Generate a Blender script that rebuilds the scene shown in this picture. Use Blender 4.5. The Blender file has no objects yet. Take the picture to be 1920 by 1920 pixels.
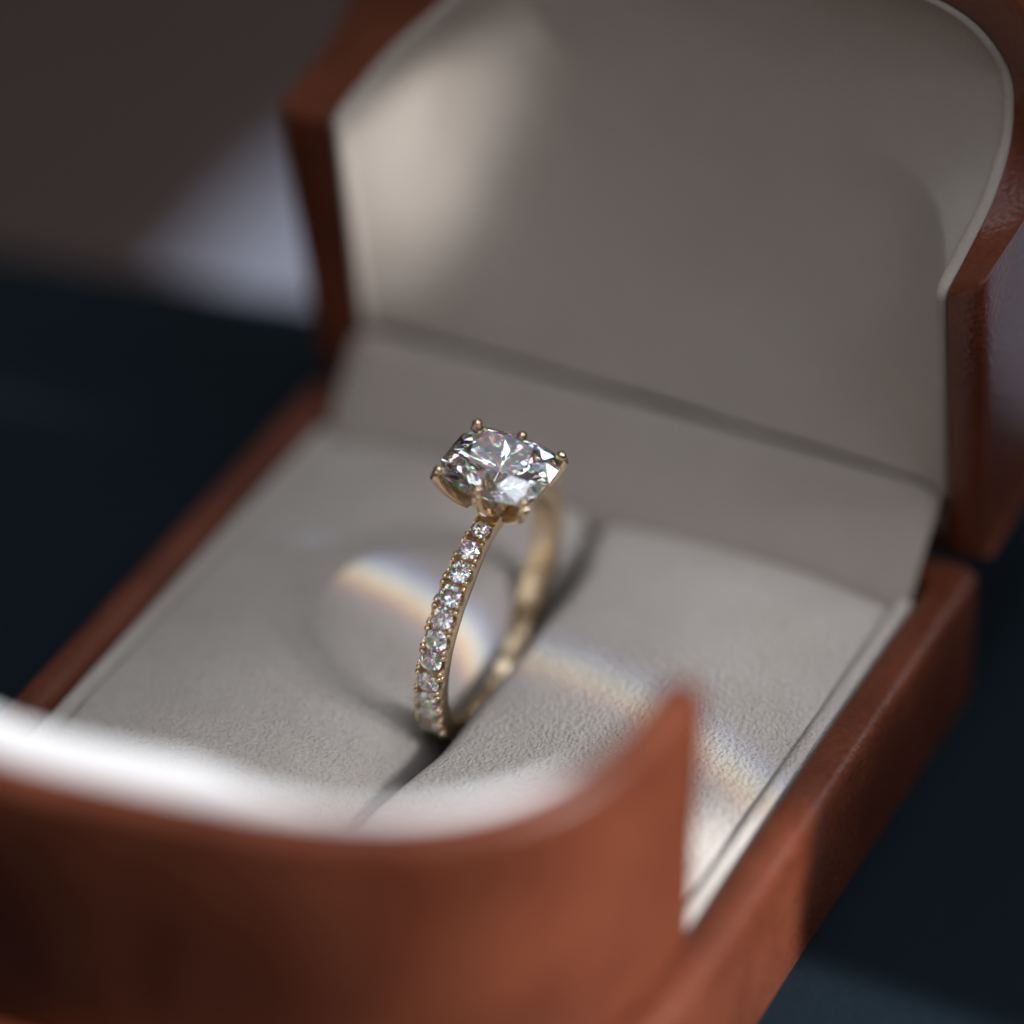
import bpy, math, random
from mathutils import Vector, Matrix
random.seed(7)
S = 0.001                                   # everything below is written in millimetres
scn = bpy.context.scene
COL = scn.collection

# ------------------------------------------------------------------ camera
CAM = Vector((89.84, -145.01, 153.85))
def cam_axes():
    el, az, ro = math.radians(37.41), math.radians(28.348), math.radians(-1.488)
    d = Vector((math.sin(az)*math.cos(el), -math.cos(az)*math.cos(el), math.sin(el)))
    f = -d
    r = f.cross(Vector((0, 0, 1))).normalized(); u = r.cross(f)
    c, s = math.cos(ro), math.sin(ro)
    return c*r + s*u, -s*r + c*u, d
cr, cu, cb = cam_axes()
cd = bpy.data.cameras.new('camera'); cam = bpy.data.objects.new('camera', cd); COL.objects.link(cam)
cam.matrix_world = Matrix(((cr.x, cu.x, cb.x, CAM.x*S), (cr.y, cu.y, cb.y, CAM.y*S), (cr.z, cu.z, cb.z, CAM.z*S), (0, 0, 0, 1)))
cd.sensor_width = 36.0; cd.sensor_fit = 'HORIZONTAL'
cd.lens = 7156.45/1920*36
cd.clip_start = 0.002; cd.clip_end = 20
cd.dof.use_dof = True; cd.dof.focus_distance = 0.2333
cd.dof.aperture_fstop = 134.2/20.5
cd.dof.aperture_blades = 9
scn.camera = cam

# ------------------------------------------------------------------ world and render settings
w = bpy.data.worlds.new('World'); scn.world = w; w.use_nodes = True
w.node_tree.nodes['Background'].inputs[0].default_value = (0.118, 0.092, 0.074, 1)
w.node_tree.nodes['Background'].inputs[1].default_value = 0.80
scn.view_settings.view_transform = 'Standard'
scn.view_settings.look = 'None'
scn.view_settings.exposure = 0.0
scn.view_settings.gamma = 1.0
cy = scn.cycles
cy.max_bounces = 20; cy.transmission_bounces = 18; cy.glossy_bounces = 10; cy.diffuse_bounces = 4; cy.transparent_max_bounces = 8
cy.caustics_reflective = False; cy.caustics_refractive = False
cy.blur_glossy = 0.3
cy.sample_clamp_indirect = 12.0
cy.use_denoising = True
try:
    cy.denoiser = 'OPENIMAGEDENOISE'; cy.denoising_input_passes = 'RGB_ALBEDO_NORMAL'; cy.denoising_prefilter = 'ACCURATE'
except Exception:
    pass

# ------------------------------------------------------------------ lights
def aim(o, loc, tgt):
    loc = Vector(loc); tgt = Vector(tgt)
    q = (tgt-loc).to_track_quat('-Z', 'Y')
    o.matrix_world = Matrix.Translation(loc*S) @ q.to_matrix().to_4x4()
def area(name, loc, tgt, sx, sy, power, col):
    l = bpy.data.lights.new(name, 'AREA'); l.shape = 'RECTANGLE'; l.size = sx*S; l.size_y = sy*S
    l.energy = power; l.color = col
    o = bpy.data.objects.new(name, l); COL.objects.link(o); aim(o, loc, tgt); return o
def spot(name, loc, tgt, cone, power, col, rad):
    l = bpy.data.lights.new(name, 'SPOT'); l.spot_size = math.radians(cone); l.spot_blend = 0.35
    l.energy = power; l.color = col; l.shadow_soft_size = rad*S
    o = bpy.data.objects.new(name, l); COL.objects.link(o); aim(o, loc, tgt); return o

class NT:
    """small helper for writing node trees"""
    def __init__(s, tree): s.t = tree
    def n(s, kind, **kw):
        nd = s.t.nodes.new(kind)
        for k, v in kw.items(): setattr(nd, k, v)
        return nd
    def link(s, a, b): s.t.links.new(a, b)
    def put(s, sock, v):
        if hasattr(v, 'is_linked'): s.link(v, sock)
        else: sock.default_value = v
    def math(s, op, a, b=0.0, c=0.0, clamp=False):
        m = s.n('ShaderNodeMath', operation=op, use_clamp=clamp)
        for i, v in enumerate((a, b, c)): s.put(m.inputs[i], v)
        return m.outputs[0]
    def smooth(s, x, lo, hi):                 # 0 at lo, 1 at hi
        m = s.n('ShaderNodeMapRange', interpolation_type='SMOOTHSTEP')
        s.put(m.inputs[0], x); m.inputs[1].default_value = lo; m.inputs[2].default_value = hi
        if lo > hi:
            m.inputs[1].default_value, m.inputs[2].default_value = hi, lo
            m.inputs[3].default_value, m.inputs[4].default_value = 1.0, 0.0
        return m.outputs[0]

def pattern(o):
    """mask of a lamp, added to shape its light: where each of its rays lands on the plane of the cushion (mm)"""
    l = o.data; l.use_nodes = True; t = NT(l.node_tree)
    em = l.node_tree.nodes['Emission']
    loc = o.matrix_world.translation/S
    g = t.n('ShaderNodeNewGeometry'); sep = t.n('ShaderNodeSeparateXYZ'); t.link(g.outputs['Normal'], sep.inputs[0])
    k = t.math('DIVIDE', -loc.z, sep.outputs[2])
    X = t.math('MULTIPLY_ADD', sep.outputs[0], k, loc.x)
    Y = t.math('MULTIPLY_ADD', sep.outputs[1], k, loc.y)
    return t, em, X, Y

# soft sky light through the window, high on the right
for px in (-110, 110):
    for py in (-100, 100):
        area('window_sky', (150+px, -20+py, 430-px*0.35), (0, 10, 0), 118, 108, 4.2*math.pi*0.118*0.108, (0.78, 0.87, 1.0))
# fainter overhead fill lamps, added to sparkle in the facets
for lx, ly, lz, sz, lum in ((150, -210, 370, 95, 3.2), (-50, 70, 470, 110, 1.7), (40, -260, 380, 95, 3.0), (-60, -130, 450, 110, 2.2), (110, 110, 450, 100, 1.7)):
    area('facet_fill', (lx, ly, lz), (0, 18, 12), sz, sz, lum*math.pi*(sz*S)**2, (0.80, 0.88, 1.0))
# narrow lamp added behind right: the bright line along the edges of the leather
area('rim_fill', (0.58*430, 20+0.69*430, 0.42*430), (15, 20, 0), 26, 190, 9.0*math.pi*0.026*0.19, (0.93, 0.93, 1.0))
# fill lamp added behind the box, above the lid, to brighten the diamond
area('back_fill', (-75, 20+275, 375), (0, 20, 12), 170, 190, 0.8*math.pi*0.17*0.19, (0.82, 0.89, 1.0))
# lower pane of the same window: the directional part that draws the shadow of the ring
kdir = Vector((0.80, 0.09, 0.60))
ka, kb = Vector((0, 0, 1)).cross(kdir).normalized(), kdir.cross(Vector((0, 0, 1)).cross(kdir)).normalized()
for da, db in ((0, 0), (38, 22), (-38, 22), (38, -22), (-38, -22)):
    key = spot('window_pane', kdir*420+ka*da+kb*db, (0, 15, 0), 70, 0.80, (0.93, 0.94, 1.0), 6)
    t, em, X, Y = pattern(key)
    inner = t.smooth(X, 27.0, 20.0)
    inner = t.math('MULTIPLY', inner, t.math('MULTIPLY_ADD', t.smooth(X, -22, 2), 0.97, 0.03))
    inner = t.math('MULTIPLY', inner, t.smooth(Y, 38.0, 32.5))                       # added mask cuts the light off at the hinge
    side = t.smooth(t.math('MULTIPLY_ADD', Y, 2.05, X), 59.0, 49.0)
    side = t.math('MULTIPLY', t.math('MULTIPLY', side, t.math('MULTIPLY', t.smooth(X, -24, -30), t.smooth(X, -57, -51))), t.math('MULTIPLY', t.smooth(t.math('MULTIPLY_ADD', X, -0.125, Y), 41.4, 42.8), t.smooth(Y, 54, 47)))
    far = t.smooth(Y, 60, 75)
    t.put(em.inputs['Strength'], t.math('MAXIMUM', t.math('MAXIMUM', inner, side), far))
# the sharp low beam, split into colours along its edge by the bevel of the pane
beam = spot('beam', Vector((0.80, 0.02, 0.60))*600, (0, 0, 0), 40, 25.0, (0.96, 0.97, 1.0), 1.2)
t, em, X, Y = pattern(beam)
XE = t.math('MINIMUM', X, 25.0)
edge = t.math('ADD', t.math('MULTIPLY', XE, 0.17), t.math('MULTIPLY', t.math('MULTIPLY', XE, XE), 0.006))
s = t.math('SUBTRACT', t.math('ADD', Y, edge), 19.8)          # mm behind the edge of the beam
ramp = t.n('ShaderNodeValToRGB'); cr_ = ramp.color_ramp; cr_.interpolation = 'B_SPLINE'
stops = [(-6.0, (0, 0, 0)), (-4.6, (.04, .04, .05)), (-3.9, (.10, .07, .09)), (-3.2, (.05, .10, .10)), (-2.4, (.10, .07, .13)), (-1.6, (.42, .16, .10)), (-0.9, (.74, .46, .20)),
         (-0.2, (.78, .72, .42)), (0.5, (.52, .72, .66)), (1.2, (.30, .46, .74)), (2.0, (.12, .15, .42)), (3.2, (.0, .0, .04)), (4.0, (0, 0, 0))]
while len(cr_.elements) < len(stops): cr_.elements.new(0.5)
for e, (p_, c_) in zip(cr_.elements, stops):
    e.position = (p_+6)/10.0; e.color = (*c_, 1)
t.put(ramp.inputs[0], t.math('DIVIDE', t.math('MULTIPLY_ADD', s, 1.25, 6.0), 10.0))
fade = t.math('MULTIPLY', t.smooth(X, -19.5, -13), t.math('MULTIPLY', t.smooth(X, 34, 24), t.math('MULTIPLY_ADD', t.smooth(X, 3, -1), 0.45, 0.5)))
wave = t.n('ShaderNodeTexNoise', noise_dimensions='1D'); wave.inputs['Scale'].default_value = 0.35; t.put(wave.inputs['W'], X)
fade = t.math('MULTIPLY', fade, t.math('MULTIPLY_ADD', wave.outputs[0], 1.3, 0.75))
band = t.n('ShaderNodeVectorMath', operation='SCALE'); t.link(ramp.outputs[0], band.inputs[0]); t.put(band.inputs['Scale'], fade)
front = t.smooth(t.math('SUBTRACT', Y, t.math('MULTIPLY', t.math('MAXIMUM', X, -5.0), 0.55)), 3.0, -3.0)
front = t.math('MULTIPLY', front, t.smooth(s, 0.2, -2.2))
wing = t.smooth(t.math('MULTIPLY_ADD', Y, 2.05, X), 59.0, 49.0)
wing = t.math('MULTIPLY', t.math('MULTIPLY', wing, t.math('MULTIPLY', t.smooth(X, -18, -34), t.smooth(X, -57, -51))), t.math('MULTIPLY', t.smooth(t.math('MULTIPLY_ADD', X, -0.125, Y), 42.2, 43.2), t.smooth(Y, 54, 47)))
front = t.math('MULTIPLY_ADD', wing, 0.62, front)
tot = t.n('ShaderNodeVectorMath', operation='ADD'); t.link(band.outputs[0], tot.inputs[0])
comb = t.n('ShaderNodeCombineXYZ')
for i in range(3): t.put(comb.inputs[i], front)
t.link(comb.outputs[0], tot.inputs[1])
t.link(tot.outputs[0], em.inputs['Color'])

# ------------------------------------------------------------------ materials
def mat(name, base, rough=0.5, metal=0.0, **kw):
    m = bpy.data.materials.new(name); m.use_nodes = True
    b = m.node_tree.nodes['Principled BSDF']
    b.inputs['Base Color'].default_value = (*base, 1); b.inputs['Roughness'].default_value = rough; b.inputs['Metallic'].default_value = metal
    for k, v in kw.items(): b.inputs[k].default_value = v
    return m, b, NT(m.node_tree)
def coords(t):
    return t.n('ShaderNodeTexCoord').outputs['Object']
def noise(t, co, scale, detail=3.0, rough=0.55):
    n = t.n('ShaderNodeTexNoise'); t.link(co, n.inputs['Vector'])
    n.inputs['Scale'].default_value = scale/S; n.inputs['Detail'].default_value = detail; n.inputs['Roughness'].default_value = rough
    return n.outputs[0]
def mixcol(t, f, a, b):
    m = t.n('ShaderNodeMix', data_type='RGBA'); t.put(m.inputs[0], f)
    m.inputs[6].default_value = (*a, 1); m.inputs[7].default_value = (*b, 1)
    return m.outputs[2]
def bump(t, b, h, dist, strength=1.0):
    n = t.n('ShaderNodeBump'); t.link(h, n.inputs['Height']); n.inputs['Distance'].default_value = dist*S; n.inputs['Strength'].default_value = strength
    t.link(n.outputs[0], b.inputs['Normal'])

def suede(name, c1, c2, depth):
    m, b, t = mat(name, c1, 0.95)
    co = coords(t)
    big = noise(t, co, 0.16, 2.0); mid = noise(t, co, 2.4, 4.0, 0.62); fine = noise(t, co, 7.0, 3.0, 0.65)
    v = t.n('ShaderNodeTexVoronoi', feature='SMOOTH_F1'); t.link(co, v.inputs['Vector']); v.inputs['Scale'].default_value = 4.2/S
    f = t.math('ADD', t.math('MULTIPLY', big, 0.35), t.math('ADD', t.math('MULTIPLY', mid, 0.4), t.math('MULTIPLY', fine, 0.25)))
    t.link(mixcol(t, t.smooth(f, 0.36, 0.64), c1, c2), b.inputs['Base Color'])
    h = t.math('ADD', t.math('MULTIPLY', mid, 0.55), t.math('MULTIPLY', fine, 0.45))
    h = t.math('SUBTRACT', h, t.math('MULTIPLY', v.outputs['Distance'], 0.45))
    bump(t, b, h, depth)
    b.inputs['Sheen Weight'].default_value = 0.25; b.inputs['Sheen Roughness'].default_value = 0.6
    b.inputs['Specular IOR Level'].default_value = 0.1
    return m
SUEDE = suede('cream_suede', (0.50, 0.437, 0.375), (0.60, 0.535, 0.468), 0.50)
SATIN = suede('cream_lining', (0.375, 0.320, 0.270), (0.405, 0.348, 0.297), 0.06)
WHITE = suede('white_lining', (0.76, 0.745, 0.73), (0.80, 0.79, 0.78), 0.10)

def leather(name, c1, c2, rough):
    m, b, t = mat(name, c1, rough)
    co = coords(t)
    big = noise(t, co, 0.12, 4.0); fine = noise(t, co, 2.2, 4.0, 0.6)
    v = t.n('ShaderNodeTexVoronoi'); t.link(co, v.inputs['Vector']); v.inputs['Scale'].default_value = 2.6/S
    t.link(mixcol(t, t.smooth(t.math('MULTIPLY_ADD', fine, 0.35, t.math('MULTIPLY', big, 0.65)), 0.35, 0.68), c1, c2), b.inputs['Base Color'])
    t.put(b.inputs['Roughness'], t.math('MULTIPLY_ADD', fine, 0.22, rough-0.1))
    bump(t, b, t.math('ADD', v.outputs['Distance'], t.math('MULTIPLY', fine, 0.6)), 0.04)
    b.inputs['Specular IOR Level'].default_value = 0.30
    return m
LEATHER = leather('tan_leather', (0.095, 0.024, 0.011), (0.165, 0.046, 0.022), 0.31)

m, b, t = mat('gold', (0.83, 0.65, 0.43), 0.13, 1.0)
GOLD = m
n_ = noise(t, coords(t), 1.5, 4.0); t.put(b.inputs['Roughness'], t.math('MULTIPLY_ADD', n_, 0.16, 0.15))
bump(t, b, n_, 0.004)

def gem(name, iors):
    m = bpy.data.materials.new(name); m.use_nodes = True; tr = m.node_tree; tr.nodes.clear(); t = NT(tr)
    out = t.n('ShaderNodeOutputMaterial'); last = None
    for c, ior in zip(((1, 0, 0), (0, 1, 0), (0, 0, 1)), iors):
        g = t.n('ShaderNodeBsdfGlass'); g.inputs['Color'].default_value = (*c, 1); g.inputs['Roughness'].default_value = 0.0; g.inputs['IOR'].default_value = ior
        if last is None: last = g.outputs[0]
        else:
            a = t.n('ShaderNodeAddShader'); t.link(last, a.inputs[0]); t.link(g.outputs[0], a.inputs[1]); last = a.outputs[0]
    wg = t.n('ShaderNodeBsdfGlass'); wg.inputs['Roughness'].default_value = 0.0; wg.inputs['IOR'].default_value = iors[1]
    mx = t.n('ShaderNodeMixShader'); mx.inputs[0].default_value = 0.28
    t.link(wg.outputs[0], mx.inputs[1]); t.link(last, mx.inputs[2]); last = mx.outputs[0]
    t.link(last, out.inputs['Surface'])
    return m
DIAMOND = gem('diamond', (2.395, 2.42, 2.455))
PAVE = gem('small_diamond', (2.41, 2.42, 2.435))

m, b, t = mat('dark_cloth', (0.006, 0.010, 0.014), 0.85)
co = coords(t)
wv = noise(t, co, 0.9, 3.0)
t.link(mixcol(t, noise(t, co, 0.03, 3.0), (0.0020, 0.0060, 0.0095), (0.0034, 0.0115, 0.019)), b.inputs['Base Color'])
bump(t, b, wv, 0.15)
CLOTH = m; b.inputs['Specular IOR Level'].default_value = 0.2
m, b, t = mat('pale_wall', (0.50, 0.51, 0.56), 0.8)
co = coords(t); t.link(mixcol(t, noise(t, co, 0.02, 4.0), (0.43, 0.44, 0.52), (0.50, 0.51, 0.59)), b.inputs['Base Color']); bump(t, b, noise(t, co, 0.5, 4.0), 0.2)
WALLM = m
m, b, t = mat('dark_brown', (0.05, 0.036, 0.032), 0.9)
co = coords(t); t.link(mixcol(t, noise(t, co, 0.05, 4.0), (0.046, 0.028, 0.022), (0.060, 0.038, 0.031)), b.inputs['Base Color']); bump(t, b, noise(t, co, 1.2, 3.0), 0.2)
DARK_BROWN = m
m, b, t = mat('floor_boards', (0.10, 0.085, 0.075), 0.7)
co = coords(t); t.link(mixcol(t, noise(t, co, 0.01, 4.0), (0.08, 0.066, 0.058), (0.12, 0.10, 0.09)), b.inputs['Base Color'])
FLOORM = m

# ------------------------------------------------------------------ mesh helpers
def link_mesh(name, verts, faces, material, parent=None, sharp=35.0, smooth=True, origin=(0, 0, 0)):
    ox, oy, oz = origin
    me = bpy.data.meshes.new(name)
    me.from_pydata([((x-ox)*S, (y-oy)*S, (z-oz)*S) for x, y, z in verts], [], faces)
    me.validate(); me.update()
    import bmesh
    bm = bmesh.new(); bm.from_mesh(me); bmesh.ops.recalc_face_normals(bm, faces=bm.faces[:]); bm.to_mesh(me); bm.free()
    if smooth:
        for p in me.polygons: p.use_smooth = True
        me.set_sharp_from_angle(angle=math.radians(sharp))
    me.materials.append(material)
    o = bpy.data.objects.new(name, me); COL.objects.link(o)
    if parent is not None: o.parent = parent
    return o
def grid(rows, close_u=False, close_v=False, base=0):
    """rows: list of equally long lists of points -> verts, faces"""
    n = len(rows[0]); V = [p for r in rows for p in r]; F = []
    R = len(rows)
    for i in range(R if close_v else R-1):
        for j in range(n if close_u else n-1):
            a = i*n+j; b_ = i*n+(j+1) % n; c = ((i+1) % R)*n+(j+1) % n; d = ((i+1) % R)*n+j
            F.append((base+a, base+b_, base+c, base+d))
    return V, F
def join(*parts):
    V, F = [], []
    for v, f in parts:
        k = len(V); V += v; F += [tuple(i+k for i in q) for q in f]
    return V, F
def thing(name, label, cat, loc):
    o = bpy.data.objects.new(name, None); COL.objects.link(o); o.location = Vector(loc)*S
    o['label'] = label; o['category'] = cat; o.empty_display_size = 0.005
    return o

# ------------------------------------------------------------------ setting
TZ = -9.6
SLAB_A, SLAB_B = (-98.0, 137.0), (-89.0, 223.0)
edge_l, edge_r = (-400, -2.5), (260, 109.7)       # far edge of the table
tv = [(-400, -400), (260, -400), edge_r, edge_l]
# cloth-covered tabletop: gently uneven sheet with a hanging front and back edge
rows = []
N = 60
for i in range(N+1):
    a = i/N; r = []
    for j in range(N+1):
        bx = j/N
        x = -400+660*bx; yb = -2.5+112.2*bx
        y = -400+(yb+400)*(a**0.8)
        r.append((x, y, TZ))
    rows.append(r)
drop = [[(x, y+dy, TZ+dz) for x, y, z in rows[-1]] for dy, dz in ((1.2, -0.5), (2.0, -1.6), (2.3, -4), (2.3, -30))]
v, f = grid(rows+drop)
o = link_mesh('tabletop', v, f, CLOTH); o['kind'] = 'structure'
# lower sill beyond the table, and the wall behind it
SZ = -70.0
v, f = grid([[(-900+1800*i/30, -500+1000*j/20, SZ) for i in range(31)] for j in range(21)])
o = link_mesh('windowsill', v, f, WALLM); o['kind'] = 'structure'
v, f = grid([[(-900, 500, SZ-40), (900, 500, SZ-40)], [(-900, 500, 900), (900, 500, 900)]])
o = link_mesh('wall', v, f, WALLM); o['kind'] = 'structure'
# low dark brown slab on the sill, standing in for a dark area there
ca, cb2 = Vector((SLAB_A[0], SLAB_A[1], 0)), Vector((SLAB_B[0], SLAB_B[1], 0))
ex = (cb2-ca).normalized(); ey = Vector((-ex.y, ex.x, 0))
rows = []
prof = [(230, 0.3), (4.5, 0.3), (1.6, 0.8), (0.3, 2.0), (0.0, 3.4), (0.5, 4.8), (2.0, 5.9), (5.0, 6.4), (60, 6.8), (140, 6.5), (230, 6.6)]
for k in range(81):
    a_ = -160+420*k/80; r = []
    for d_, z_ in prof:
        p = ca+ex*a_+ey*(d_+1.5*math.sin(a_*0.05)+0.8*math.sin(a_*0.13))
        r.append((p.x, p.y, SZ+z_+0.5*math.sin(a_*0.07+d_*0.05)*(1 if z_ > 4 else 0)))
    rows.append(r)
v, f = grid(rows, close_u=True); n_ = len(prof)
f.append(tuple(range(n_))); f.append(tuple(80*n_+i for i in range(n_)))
o = link_mesh('dark_slab', v, f, DARK_BROWN, sharp=60, origin=(ca.x, ca.y, SZ)); o.location = Vector((ca.x, ca.y, SZ))*S
o['label'] = 'dark brown flat shape far out of focus at the upper left behind the box'; o['category'] = 'cloth'

# ------------------------------------------------------------------ ring box
BO = (0.0, 10.0, TZ)
box = thing('ring_box', 'open tan leather ring box with cream suede cushion and curved front flap', 'ring box', BO)
BW, BB, BN, BL = 22.3, 23.5, 2.5, 34.5              # flap half width, depth of its bow, its roundness, length of the straight sides
def plan(off, n_side=10, n_bow=64, yback=None, n=BN):
    """open D-shaped outline from the back right corner round the bow to the back left, offset outwards by off"""
    yb = BL if yback is None else yback
    a, b_ = BW+off, BB+off
    P = [(a, yb*(1-i/n_side)) for i in range(n_side)]
    for i in range(n_bow+1):
        th = math.pi*i/n_bow; c, s_ = math.cos(th), math.sin(th)
        P.append((a*math.copysign(abs(c)**(2/n), c), -b_*abs(s_)**(2/n)))
    P += [(-a, yb*(i+1)/n_side) for i in range(n_side)]
    return P
def bm_obj(name, vf, m, sharp=35.0, parent=box):
    return link_mesh(name, vf[0], vf[1], m, parent, sharp, origin=BO)
# leather body: section swept round the closed D outline
def closed_plan(off, yback):
    P = plan(off, yback=yback-1.0)
    r = 1.0
    a = BW+off
    # rounded back corners, then along the back
    L = [(-a, yback-1.0), (-a+0.3, yback-0.3), (-a+1.0, yback)]
    back = [(-a+1+(2*a-2)*i/12, yback) for i in range(1, 12)]
    Rr = [(a-1.0, yback), (a-0.3, yback-0.3)]
    return P+L[1:]+back+Rr
sec = [(2.5, TZ+0.05), (2.5, -0.45), (2.42, 0.05), (2.2, 0.42), (1.8, 0.66), (1.3, 0.72), (0.2, 0.62), (0.0, 0.5), (-0.1, 0.2), (-0.1, -3.0)]
rows = []
for off, z in sec:
    rows.append([(x, y, z) for x, y in closed_plan(off, 37.0+off)])
rows_b = rows
v, f = grid(rows, close_u=True)
n0 = len(rows[0]); f.append(tuple(range(n0)))          # bottom
bm_obj('base', (v, f), LEATHER, 50)
# cream lining strip inside the leather rim
sec = [(-0.25, -3.0), (-0.25, -0.15), (-0.38, 0.15), (-0.65, 0.32), (-1.0, 0.32), (-1.33, 0.2), (-1.45, 0.0), (-1.45, -3.0)]
rows = [[(x, y, z) for x, y in plan(off)] for off, z in sec]
bm_obj('rim_lining', grid(rows), SUEDE, 60)

# front flap: leather wall on the bow, with its padded white lining
FZ = 20.7
FW = 23.4
FB = 19.3
def resample(P, n, end):
    """even spacing along P with extra points within `end` mm of either end"""
    D = [0.0]
    for p, q in zip(P, P[1:]): D.append(D[-1]+math.dist(p, q))
    T = D[-1]
    ts = [end*k/8 for k in range(8)]+[end+(T-2*end)*k/n for k in range(n+1)]+[T-end+end*(k+1)/8 for k in range(8)]
    out, j = [], 0
    for t_ in ts:
        while j < len(D)-2 and D[j+1] < t_: j += 1
        q = (t_-D[j])/max(1e-9, D[j+1]-D[j]); q = min(1, max(0, q))
        out.append(tuple(P[j][i]+(P[j+1][i]-P[j][i])*q for i in range(len(P[j]))))
    return out
def bow(off, n_bow=600, n=3.1):
    a, b_ = FW+off, FB+off; P = []
    for i in range(n_bow+1):
        th = math.pi*i/n_bow; c, s_ = math.cos(th), math.sin(th)
        x = a*math.copysign(abs(c)**(2/n), c); P.append((x, -b_*abs(s_)**(2/n)-4.0+4.0*x/FW))
    return resample(P, 96, 1.8)
NBOW = len(bow(0.0))
def end_drop(k, r=1.5):
    """rounding of the flap's upper corners"""
    d = 1.8*min(k, NBOW-1-k)/8
    return 0.0 if d >= r else r-math.sqrt(max(0.0, r*r-(r-d)**2))
sec = [(0.0, -3.0), (0.0, 8.0), (0.0, FZ-1.0), (-0.12, FZ-0.45), (-0.45, FZ-0.1), (-0.95, FZ), (-1.6, FZ-0.12), (-1.95, FZ-0.45), (-2.05, FZ-1.0), (-2.05, 8.0), (-2.05, -3.0)]
rows = [[(x, y, z-end_drop(k)*(1 if z > FZ-2 else 0)) for k, (x, y) in enumerate(bow(off-1.2*(1-max(z, 0)/FZ)))] for off, z in sec]
v, f = grid(rows); nb = len(rows[0])
f.append(tuple(i*nb for i in range(len(rows)))); f.append(tuple(i*nb+nb-1 for i in range(len(rows))))
flap = bm_obj('front_flap', (v, f), LEATHER, 50)
rows = []
for off, z in [(-2.0, -1.0), (-2.0, FZ-1.2), (-2.25, FZ-0.5), (-2.9, FZ-0.1), (-3.8, FZ-0.15), (-4.5, FZ-0.7), (-4.8, FZ-1.8), (-4.9, 10), (-4.9, -1.0)]:
    r = []
    for k, ((x0, y0), (x1, y1)) in enumerate(zip(bow(-2.0-1.2*(1-max(z, 0)/FZ)), bow(-4.9-1.2*(1-max(z, 0)/FZ)))):
        q = k/(NBOW-1); tap = min(1.0, q/0.27, (1-q)/0.13); tap = tap*tap*(3-2*tap)
        thick = 3.7 if x0 < 2.0 else 3.7-2.8*min(1.0, (x0-2.0)/9.0) if x0 < 11.0 else 0.9+0.3*min(1.0, (x0-11.0)/5.0)
        g = (off+2.0)/(-2.9)*tap*thick/2.9
        zz = z if z < FZ-5 else z-(1-tap)*2.0
        r.append((x0+(x1-x0)*g, y0+(y1-y0)*g-0.4*(1-tap)*0, zz))
    rows.append(r)
fl = link_mesh('flap_lining', *grid(rows), WHITE, flap, 60, origin=BO)

# cushion: two pads with the slot between them
def half_width(y, off=-1.5):
    a, b_ = BW+off, 17.0
    if y >= 0: return a
    q = min(1.0, -y/b_); return a*(1-q**BN)**(1/BN)
def pad(sign):
    rows = []
    M = 90
    ys = [-16.5+(BL+16.4)*i/M for i in range(M+1)]
    for y in ys:
        hw = max(half_width(y), 3.0)
        e = 1.0
        d = min(1.0, (BL+0.1-y)/1.6); dz = -1.0*(1-math.sqrt(max(0, 1-(1-d)**2)))
        cl = min(1.0, max(0.0, (y-28.0)/5.5, (10.5-y)/9.5)); cl = cl*cl*(3-2*cl); SW = 0.92*(1-cl)+0.12*cl
        r = [(SW, -7.2), (SW, -4.8)]
        R = (3.2 if sign < 0 else 2.2)*(1-0.45*cl)                   # the left pad rolls over more softly
        hgt = 4.4 if sign < 0 else 3.8
        for k in range(11):
            an = math.pi/2*k/10
            r.append((SW+R*(1-math.cos(an)), -hgt+hgt*math.sin(an)*1.0))
        x1 = SW+R
        for k in range(1, 21):
            q = k/20; x = x1+(hw-0.5-x1)*q
            r.append((x, (1.15 if sign < 0 else 0.8)*math.sin(math.pi*q)**0.85 if 0 < q < 1 else 0.0))
        for k in range(1, 6):
            an = math.pi/2*k/5
            r.append((hw-0.5+0.5*math.sin(an), -0.3*(1-math.cos(an))))
        r.append((hw, -4.0))
        wav = 0.10*math.sin(y*0.31+sign)+0.07*math.sin(y*0.83+2*sign)
        rows.append([(sign*x-0.55*(1-min(1.0, x/hw)), y, z+(dz+wav if z > -3 else 0)) for x, z in r])
    v, f = grid(rows)
    n = len(rows[0]); f.append(tuple(range(n))); f.append(tuple((len(rows)-1)*n+i for i in range(n)))
    o = bm_obj('cushion_pad', (v, f), SUEDE, 60)
    return o
pad(-1)['label'] = 'cushion pad left of the slot, in the shadow of the ring'
pad(1)['label'] = 'cushion pad right of the slot, more brightly lit'

# cream hinge strip sloping up behind the cushion
sec = [(34.3, -1.2), (34.55, -0.5), (34.9, 0.1), (36.0, 1.55), (37.6, 3.5), (38.8, 4.9), (39.4, 5.45), (39.9, 5.6), (40.3, 5.3), (40.5, 4.4), (40.3, 2.0)]
rows = []
for y, z in sec:
    r = []
    for k in range(41):
        q = -1+2*k/40; x = 21.55*q+0.2*q*0
        e = max(0, (abs(q)-0.955)/0.045)
        r.append((x, y+0.25*e*e, z-0.45*e*e))
    rows.append(r)
bm_obj('hinge_strip', grid(rows), SATIN, 60)

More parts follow.
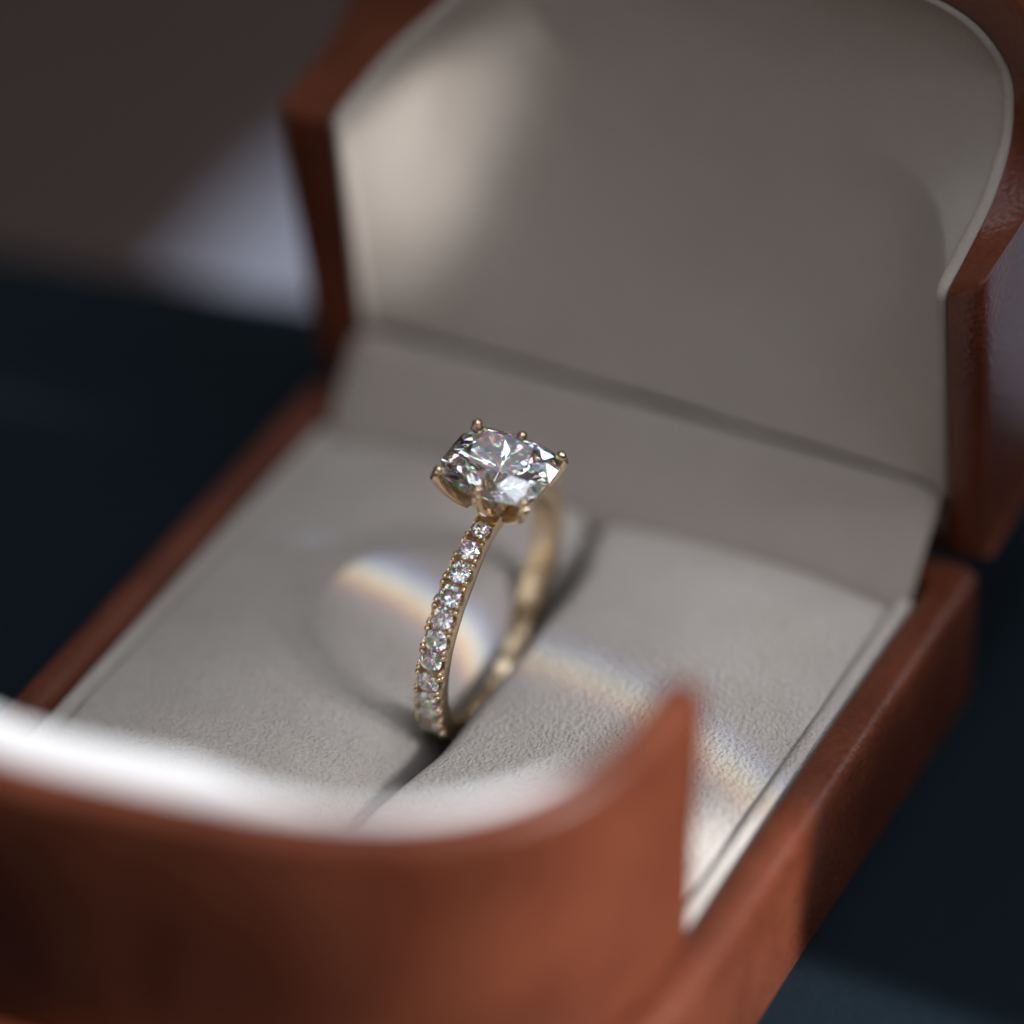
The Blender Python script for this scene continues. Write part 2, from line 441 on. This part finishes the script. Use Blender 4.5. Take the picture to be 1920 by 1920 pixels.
# ------------------------------------------------------------------ lid
AL = math.radians(82.248)
LV = Vector((0, -math.cos(AL), math.sin(AL))); LW = Vector((0, math.sin(AL), math.cos(AL)))
def L(u, vv, ww): 
    p = Vector((u, 39.97, 0.68))+vv*LV+ww*LW
    return (p.x, p.y, p.z)
WP = 11.5                                             # depth of the plate behind the rim
def corner(p, a, b_, n=5, r=0.9):
    """round the corner a-p-b"""
    P = Vector(p); A = Vector(a); B = Vector(b_)
    s0 = P+(A-P).normalized()*r; s1 = P+(B-P).normalized()*r
    return [tuple((1-q)**2*s0+2*q*(1-q)*P+q*q*s1) for q in [i/n for i in range(n+1)]]
def seg(a, b_, n):
    A, B = Vector(a), Vector(b_); return [tuple(A+(B-A)*i/n) for i in range(n+1)]
def half_curve(sg, rim_u, v1, end_u, v2, arch_h, arch_n, r):
    """one side of a rim line of the lid: straight wall, receding end of the wall, half of the arch"""
    c1, c2 = (sg*rim_u, v1, 0.0), (sg*end_u, v2, WP)
    P0 = (sg*rim_u, 0.0, 0.0)
    P = seg(P0, tuple(Vector(c1)+(Vector(P0)-Vector(c1)).normalized()*r), 22)[:-1]
    P += corner(c1, P0, c2, 6, r)
    arch = []
    for i in range(41):
        th = math.pi/2*i/40
        arch.append((sg*end_u*max(0, math.cos(th))**(2/arch_n), v2+arch_h*math.sin(th)**(2/arch_n), WP))
    P += seg(tuple(Vector(c1)+(Vector(c2)-Vector(c1)).normalized()*r), c2, 12)[1:-1]
    P += arch
    return P
def full(right, left): return right+left[::-1][1:]
def spline(P, m):
    P = [Vector(p) for p in P]; P = [2*P[0]-P[1]]+P+[2*P[-1]-P[-2]]; out = []
    for a_, b_, c_, d_ in zip(P, P[1:], P[2:], P[3:]):
        for i in range(m):
            q = i/m
            out.append(tuple(0.5*((2*b_)+(c_-a_)*q+(2*a_-5*b_+4*c_-d_)*q*q+(3*b_-a_-3*c_+d_)*q**3)))
    out.append(tuple(P[-2])); return out
def half_rim(rim_u, v1, pts, r):
    """one side of a rim line: the straight wall from the hinge, a small round corner, then a smooth sweep to the top of the arch"""
    P0, c1 = (rim_u, 0.0, 0.0), (rim_u, v1, 0.0)
    P = seg(P0, tuple(Vector(c1)-Vector((0, r, 0))), 22)[:-1]
    P += corner(c1, P0, pts[0], 6, r)[:-1]
    s0 = tuple(Vector(c1)+(Vector(pts[0])-Vector(c1)).normalized()*r)
    return P+spline([s0]+list(pts), 7)
outer = full(half_rim(24.4, 23.6, [(24.5, 23.6, 4), (24.6, 23.6, 8), (24.8, 24.1, 11.0), (24.9, 28, 11.5), (24.2, 33, 11.5), (21.5, 36.9, 11.5), (16, 39, 11.5), (8, 39.9, 11.5), (0, 40.1, 11.5)], 0.9),
             half_rim(-25.0, 23.0, [(-25.0, 23.1, 3), (-25.0, 23.4, 7), (-24.9, 25.2, 10.3), (-24.6, 29, 11.5), (-23.8, 33, 11.5), (-21.2, 36.9, 11.5), (-16, 39, 11.5), (-8, 39.9, 11.5), (0, 40.1, 11.5)], 0.9))
inner = full(half_rim(22.0, 22.0, [(22.2, 23.0, 3), (22.4, 24.4, 6.5), (22.2, 26.6, 9.8), (21.6, 29.8, 11.5), (20.3, 32.5, 11.5), (17.8, 34.4, 11.5), (13, 35.6, 11.5), (7, 36.1, 11.5), (0, 36.3, 11.5)], 0.7),
             half_rim(-21.0, 23.0, [(-20.4, 24.0, 2.6), (-19.2, 25.5, 5.2), (-17.2, 27.3, 7.6), (-15.2, 29.3, 9.4), (-13.2, 31.6, 10.7), (-11.0, 33.8, 11.4), (-8.2, 35.3, 11.5), (-4.5, 36.0, 11.5), (0, 36.3, 11.5)], 0.7))
nL = len(outer)
def lerp(a, b_, q): return tuple(a[i]+(b_[i]-a[i])*q for i in range(3))
WB = 17.0
rows = []
back_u = [(x, y, WB) for x, y, z in outer]
rows.append([(x*0.97, y*0.985+0.3, WB+0.3) for x, y, z in outer])
rows.append([(x, y, WB-0.6) for x, y, z in outer])
rows.append([lerp(o_, (o_[0], o_[1], WB-0.6), 0.12) for o_ in outer])
for q, dz in ((0.0, 0.42), (0.07, 0.12), (0.18, 0.0), (0.85, 0.0), (0.96, 0.12), (1.0, 0.5)):
    rows.append([(lambda p: (p[0], p[1], p[2]+dz))(lerp(o_, i_, q)) for o_, i_ in zip(outer, inner)])
rows.append([(x, y, z+2.5) for x, y, z in inner])
v, f = grid([[L(*p) for p in r] for r in rows])
f.append(tuple(range(nL)))                              # back of the lid
lid = bm_obj('lid', (v, f), LEATHER, 40)
# hinge side of the lid
v, f = grid([[L(25.0, 0.0, 0.4), L(-25.0, 0.0, 0.4)], [L(25.0, 0.0, WB-0.6), L(-25.0, 0.0, WB-0.6)], [L(25.0, 3.5, WB-0.6), L(-25.0, 3.5, WB-0.6)]])
link_mesh('hinge', v, f, LEATHER, lid, 30, origin=BO)
# concave lining of the lid with its proud edge
def wc(vv):
    q = min(1.0, max(0.0, (vv-5.2)/25.0)); return 0.5+12.2*math.sin(math.pi/2*q)
half = (nL+1)//2
from mathutils import noise as mnoise
def lining_row(pr_, pl_):
    r = []
    for j in range(61):
        q = -1+2*j/60; a_ = (q+1)/2
        base = lerp(pl_, pr_, a_)
        sm = min(1.0, max(0.0, (base[1]-12.0)/20.0)); sm = 11.0*sm*sm*(3-2*sm)
        bl = min(1.0, (1-abs(q))/0.18); bl = bl*bl*(3-2*bl)
        base = (base[0], base[1], base[2]+(max(base[2], sm)-base[2])*bl if q < 0 else base[2])
        depth = max(wc(base[1])-base[2], 0.25)
        cov = 1-abs(q)**(6 if q > 0 else 2.5)
        puck = 0.28*mnoise.noise(Vector((base[0]*0.13, base[1]*0.10, 3.0)))*(1-q*q)
        r.append((base[0]*(1-0.012), base[1], base[2]+0.10+depth*cov+puck))
    return r
rows = [lining_row(lerp(inner[5], inner[6], 0.42), lerp(inner[nL-6], inner[nL-7], 0.42))]
for k in range(half):
    if inner[k][1] < 5.5: continue
    rows.append(lining_row(inner[k], inner[nL-1-k]))
# rolled lower edge
r0 = rows[0]
roll = [[(x, y-dy, z+dz) for x, y, z in r0] for dy, dz in ((3.4, 2.4), (0.9, 2.0), (0.62, 1.0), (0.34, 0.3))]
lidv, lidf = grid([[L(*p) for p in r] for r in roll+rows])
lin = link_mesh('lid_lining', lidv, lidf, SATIN, lid, 60, origin=BO)
# rounded edge of the lining along the leather
sec = [(-0.05, 0.6), (0.0, 0.0), (0.18, -0.28), (0.45, -0.32), (0.68, -0.15), (0.78, 0.2), (0.78, 1.2)]
cen = Vector((0, 14, 4))
rows = []
idx = [k for k in range(nL) if inner[k][1] > 4.4]
for du, dw in sec:
    r = []
    for k in idx:
        p = Vector(inner[k]); a_ = Vector(inner[max(k-1, 0)]); b_ = Vector(inner[min(k+1, nL-1)])
        tang = (b_-a_).normalized(); inw = Vector((-math.copysign(1, p.x), 0, 0)) if p.y < 26 else (Vector((0, 22, p.z))-p).normalized()
        q = p+inw*du; r.append((q.x, q.y, q.z+dw+0.25))
    rows.append(r)
link_mesh('lining_edge', *grid([[L(*p) for p in r] for r in rows]), SATIN, lid, 60, origin=BO)

# ------------------------------------------------------------------ ring
RO, RI = 8.82, 7.45
rc = Vector((-0.459, 19.18, 3.128)); psi, lean = 0.026, 0.103
e1 = Vector((-math.sin(psi), math.cos(psi), 0)); a3 = Vector((math.cos(psi), math.sin(psi), 0)); a2 = Vector((0, 0, 1))
e2 = math.cos(lean)*a2+math.sin(lean)*a3; e3 = math.cos(lean)*a3-math.sin(lean)*a2
ring = bpy.data.objects.new('diamond_ring', None); COL.objects.link(ring); ring.empty_display_size = 0.005
base = rc-RO*e2
ring.matrix_world = Matrix(((e3.x, e1.x, e2.x, base.x*S), (e3.y, e1.y, e2.y, base.y*S), (e3.z, e1.z, e2.z, base.z*S), (0, 0, 0, 1)))
ring['label'] = 'yellow gold engagement ring with large cushion cut diamond, standing in the cushion slot'; ring['category'] = 'ring'
RB = (0, 0, -RO)                                      # ring parts are written round the centre of the ring: x axis, y back, z up
def ring_part(name, v, f, m, sharp=35.0, smooth=True): return link_mesh(name, v, f, m, ring, sharp, smooth, origin=RB)

PH0, PIT, NST = math.radians(108.31), math.radians(9.84), 11
sides = [PH0+k*PIT for k in range(NST)]
mirror = [math.radians(92.5*2)-a for a in sides]
allst = sorted(mirror+sides)
def stone_size(k): return [0.86, 0.92, 0.97][k] if k < 3 else 1.0
def near(ph):
    """phase within the stone pitch (0 at a stone, 1 half way between) and whether the stones run here"""
    ph = ph % (2*math.pi)
    best = min(range(len(allst)), key=lambda i: abs(((ph-allst[i]+math.pi) % (2*math.pi))-math.pi))
    d = abs(((ph-allst[best]+math.pi) % (2*math.pi))-math.pi)/PIT
    return min(1.0, d*2), d < 0.56
def half_band(ph):
    d = abs(((ph-math.radians(92.5)+math.pi) % (2*math.pi))-math.pi)
    q = min(1.0, max(0.0, (d-math.radians(12))/math.radians(30)))
    wtop = 0.70+0.22*q*q*(3-2*q)
    q2 = min(1.0, max(0.0, (d-math.radians(110))/math.radians(40)))
    return wtop-0.08*q2
NB = 720
rows = []
for i in range(NB):
    ph = 2*math.pi*i/NB
    d, on = near(ph); hw = half_band(ph)
    if on:
        notch = 0.36*max(0.0, 1-(d/0.55)**2)+0.22*max(0.0, 1-((1-d)/0.10)**2)            # rails dip beside each stone
        rail = RO-0.02-notch
        floor_r = RO-0.52-0.35*max(0.0, 1-(d/0.85)**2)
        chan = hw*(0.80-0.10*d)
    else:
        rail = RO-0.02; floor_r = RO+0.0; chan = hw*0.6
    sec = [(-hw*0.80, RI), (-hw*0.4, RI-0.05), (0, RI-0.06), (hw*0.4, RI-0.05), (hw*0.80, RI), (hw*0.93, RI+0.10), (hw*0.97, RI+0.3), (hw, rail-0.28), (hw*0.99, rail-0.08), (hw*0.94, rail),
           (chan*1.02, rail-0.01), (chan, min(rail-0.02, floor_r+0.3) if on else rail+0.02), (chan*0.55, floor_r), (0, floor_r+(0 if on else 0.04))]
    sec += [(-x, r) for x, r in sec[::-1][1:9]]
    rows.append([(x, r*math.cos(ph), r*math.sin(ph)) for x, r in sec])
v, f = grid(rows, close_u=True, close_v=True)
ring_part('band', v, f, GOLD, 32)

def brilliant(outline, crown=0.33, pav=0.86, table=0.56, girdle=0.04, n=8, ph=0.0, rich=False):
    """facets of a brilliant; outline(theta) -> radius, heights are in the same units; returns verts, faces"""
    V, F = [], []
    def add(*p): V.append(p); return len(V)-1
    def P(th, k, z):
        r = outline(th)*k; return add(r*math.cos(th), r*math.sin(th), z)
    st = 2*math.pi/n
    T = [P(ph+i*st, table, crown) for i in range(n)]
    Sx = [P(ph+(i+.5)*st, table+(1-table)*0.50, crown*0.60) for i in range(n)]
    G = [P(ph+i*st/2, 1, girdle) for i in range(2*n)]
    H = [P(ph+i*st/2, 1, -girdle) for i in range(2*n)]
    F.append(tuple(T))
    for i in range(n):
        j = (i+1) % n; p_ = (i-1) % n
        F.append((T[i], Sx[i], T[j]))
        F.append((T[i], Sx[p_], G[2*i])); F.append((T[i], G[2*i], Sx[i]))
        F.append((Sx[i], G[2*i], G[2*i+1])); F.append((Sx[i], G[2*i+1], G[2*j]))
    for i in range(2*n):
        k = (i+1) % (2*n); F.append((G[i], H[i], H[k], G[k]))
    if rich:                                            # extra ring of pavilion facets, as in a crushed-ice cushion cut
        A = [P(ph+(i+.5)*st, 0.707, -pav*0.347) for i in range(n)]
        B = [P(ph+i*st, 0.442, -pav*0.575) for i in range(n)]
        C = [P(ph+(i+.5)*st, 0.235, -pav*0.822) for i in range(n)]
    else:
        A = [P(ph+(i+.5)*st, 0.25, -pav*0.78) for i in range(n)]
        B = None
    cul = add(0, 0, -pav)
    for i in range(n):
        j = (i+1) % n; p_ = (i-1) % n
        F.append((H[2*i], A[i], H[2*i+1])); F.append((H[2*i+1], A[i], H[2*j]))
        if rich:
            F.append((H[2*i], A[p_], B[i])); F.append((H[2*i], B[i], A[i]))
            F.append((A[p_], C[p_], B[i])); F.append((A[i], B[i], C[i]))
            F.append((B[i], C[p_], cul)); F.append((B[i], cul, C[i]))
        else:
            F.append((H[2*i], A[p_], cul)); F.append((H[2*i], cul, A[i]))
    return V, F

# pave diamonds: one mesh, shared
PV, PF = brilliant(lambda th: 0.745, crown=0.25, pav=0.60, table=0.41/0.745, girdle=0.015)
def place(o, ph, r, x, scale=1.0, spin=0.0):
    n = Vector((0, math.cos(ph), math.sin(ph))); tg = Vector((0, -math.sin(ph), math.cos(ph))); ax = tg.cross(n)
    c, s_ = math.cos(spin), math.sin(spin)
    X = c*ax+s_*tg; Y = n.cross(X)
    m4 = Matrix(((X.x, Y.x, n.x, 0), (X.y, Y.y, n.y, 0), (X.z, Y.z, n.z, 0), (0, 0, 0, 1)))
    o.matrix_local = Matrix.Translation(Vector((x, r*math.cos(ph), r*math.sin(ph)+RO))*S) @ m4 @ Matrix.Scale(scale, 4)
pave0 = link_mesh('pave_diamond', PV, PF, PAVE, ring, smooth=False)
bv, bf = [], []
rr = []
for i in range(9):
    an = math.pi*i/8
    rr.append([(0.18*math.sin(an)*math.cos(q), 0.18*math.sin(an)*math.sin(q), 0.18*math.cos(an)) for q in [2*math.pi*k/12 for k in range(12)]])
bead0 = link_mesh('bead', *grid(rr, close_u=True), GOLD, ring, 80)
first = True; firstb = True
for side in (sides, mirror):
    for k, ph in enumerate(side):
        o = pave0 if first else pave0.copy()
        if not first: COL.objects.link(o)
        first = False
        sc = stone_size(k)
        place(o, ph+random.uniform(-0.012, 0.012), RO-0.05+random.uniform(-0.03, 0.02), random.uniform(-0.02, 0.02), sc*random.uniform(0.97, 1.02), random.uniform(0, 1))
        # beads: two pairs between this stone and the next
        sg = 1 if side is sides else -1
        for g in (0.5,):
            pb = ph+sg*PIT*g; hw = half_band(pb)
            for x in (-1, 1):
                for dd in (-0.125, 0.125):
                    bo = bead0 if firstb else bead0.copy()
                    if not firstb: COL.objects.link(bo)
                    firstb = False
                    place(bo, pb+PIT*dd, RO+0.01, x*hw*0.78, random.uniform(0.82, 1.08)*(0.8+0.2*sc))
# head: everything in the frame of the centre stone
HA = math.radians(92.53)-math.pi/2
HR = 11.85                                             # girdle height above the ring's centre
hy = -0.025
def head(p):
    x, y, z = p
    x, y = x*math.cos(hy)-y*math.sin(hy), x*math.sin(hy)+y*math.cos(hy)
    return (x, y*math.cos(HA)-z*math.sin(HA), y*math.sin(HA)+z*math.cos(HA))
CA, CB, CN = 3.36, 3.0, 4.0
def cush(th):
    c, s_ = abs(math.cos(th))/CA, abs(math.sin(th))/CB
    return (c**CN+s_**CN)**(-1/CN)
DV, DF = brilliant(cush, crown=0.977, pav=2.99, table=0.557, girdle=0.045, rich=True, ph=0.0)
cd_ = ring_part('center_diamond', [head((x, y, z+HR)) for x, y, z in DV], DF, DIAMOND, smooth=False)
cd_['label'] = 'large clear cushion cut diamond'
prong_xy = [(3.0, 2.6), (0.0, 3.02), (-3.0, 2.6), (-3.0, -2.6), (0.0, -3.02), (3.0, -2.6)]
pang = [math.atan2(y, x) % (2*math.pi) for x, y in prong_xy]; pang.sort()
# tulip cup with scalloped edge
def cup_scale(z):
    pts = [(8.1, 0.20), (8.7, 0.26), (9.1, 0.42), (9.5, 0.60), (10.0, 0.74), (10.6, 0.865), (11.2, 0.95), (11.7, 1.01), (12.2, 1.04)]
    for (z0, s0), (z1, s1) in zip(pts, pts[1:]):
        if z <= z1: return s0+(s1-s0)*(z-z0)/(z1-z0)
    return pts[-1][1]
def cup_top(th):
    th = th % (2*math.pi)
    for i in range(6):
        a = pang[i]; b_ = pang[(i+1) % 6]+(2*math.pi if i == 5 else 0)
        t_ = th if th >= pang[0] else th+2*math.pi
        if a <= t_ <= b_:
            q = abs(2*(t_-a)/(b_-a)-1)
            lo = 9.45 if (b_-a) > 1.3 else 9.75
            return lo+(11.55-lo)*q**2.4
    return 11.5
rows = []
for lay in (0, 1):
    ks = range(13) if lay == 0 else range(12, -1, -1)
    for k in ks:
        r = []
        for i in range(240):
            th = 2*math.pi*i/240; zt = cup_top(th); z = 8.1+(zt-8.1)*k/12
            rad = cush(th)*cup_scale(z)*1.03-(0.0 if lay == 0 else 0.30*min(1, cup_scale(z)*1.5)) 
            r.append(head((rad*math.cos(th), rad*math.sin(th), z)))
        rows.append(r)
v, f = grid(rows, close_u=True, close_v=True)
ring_part('setting', v, f, GOLD, 50)
# claws with ball tips
for px, py in prong_xy:
    th = math.atan2(py, px); out = Vector((px, py, 0)).normalized(); ln = Vector((px, py, 0)).length
    tang = Vector((-out.y, out.x, 0))
    path = [(0.50, 9.15, .52, .22), (0.70, 9.75, .46, .26), (0.86, 10.45, .40, .28), (0.965, 11.15, .37, .30), (1.02, 11.65, .34, .30), (1.0, 11.9, .33, .31)]
    rows = []
    for fr, z, wt, wr in path:
        c = out*(ln*fr); r = []
        for k in range(16):
            an = 2*math.pi*k/16
            p = c+out*(wr*math.cos(an))+tang*(wt*math.sin(an)); r.append(head((p.x, p.y, z-0.18*math.cos(an))))
        rows.append(r)
    c = out*(ln*0.965); BR = 0.345
    for k in range(1, 11):
        an = -0.62*math.pi/2+(math.pi/2+0.62*math.pi/2)*k/10
        rr_ = BR*math.cos(an); zz = 12.06+BR*math.sin(an)*0.95
        rows.append([head(((c+out*(rr_*math.cos(a_))+tang*(rr_*math.sin(a_))).x, (c+out*(rr_*math.cos(a_))+tang*(rr_*math.sin(a_))).y, zz)) for a_ in [2*math.pi*q/16 for q in range(16)]])
    v, f = grid(rows, close_u=True)
    f.append(tuple(range(16)))
    ring_part('prong', v, f, GOLD, 60)
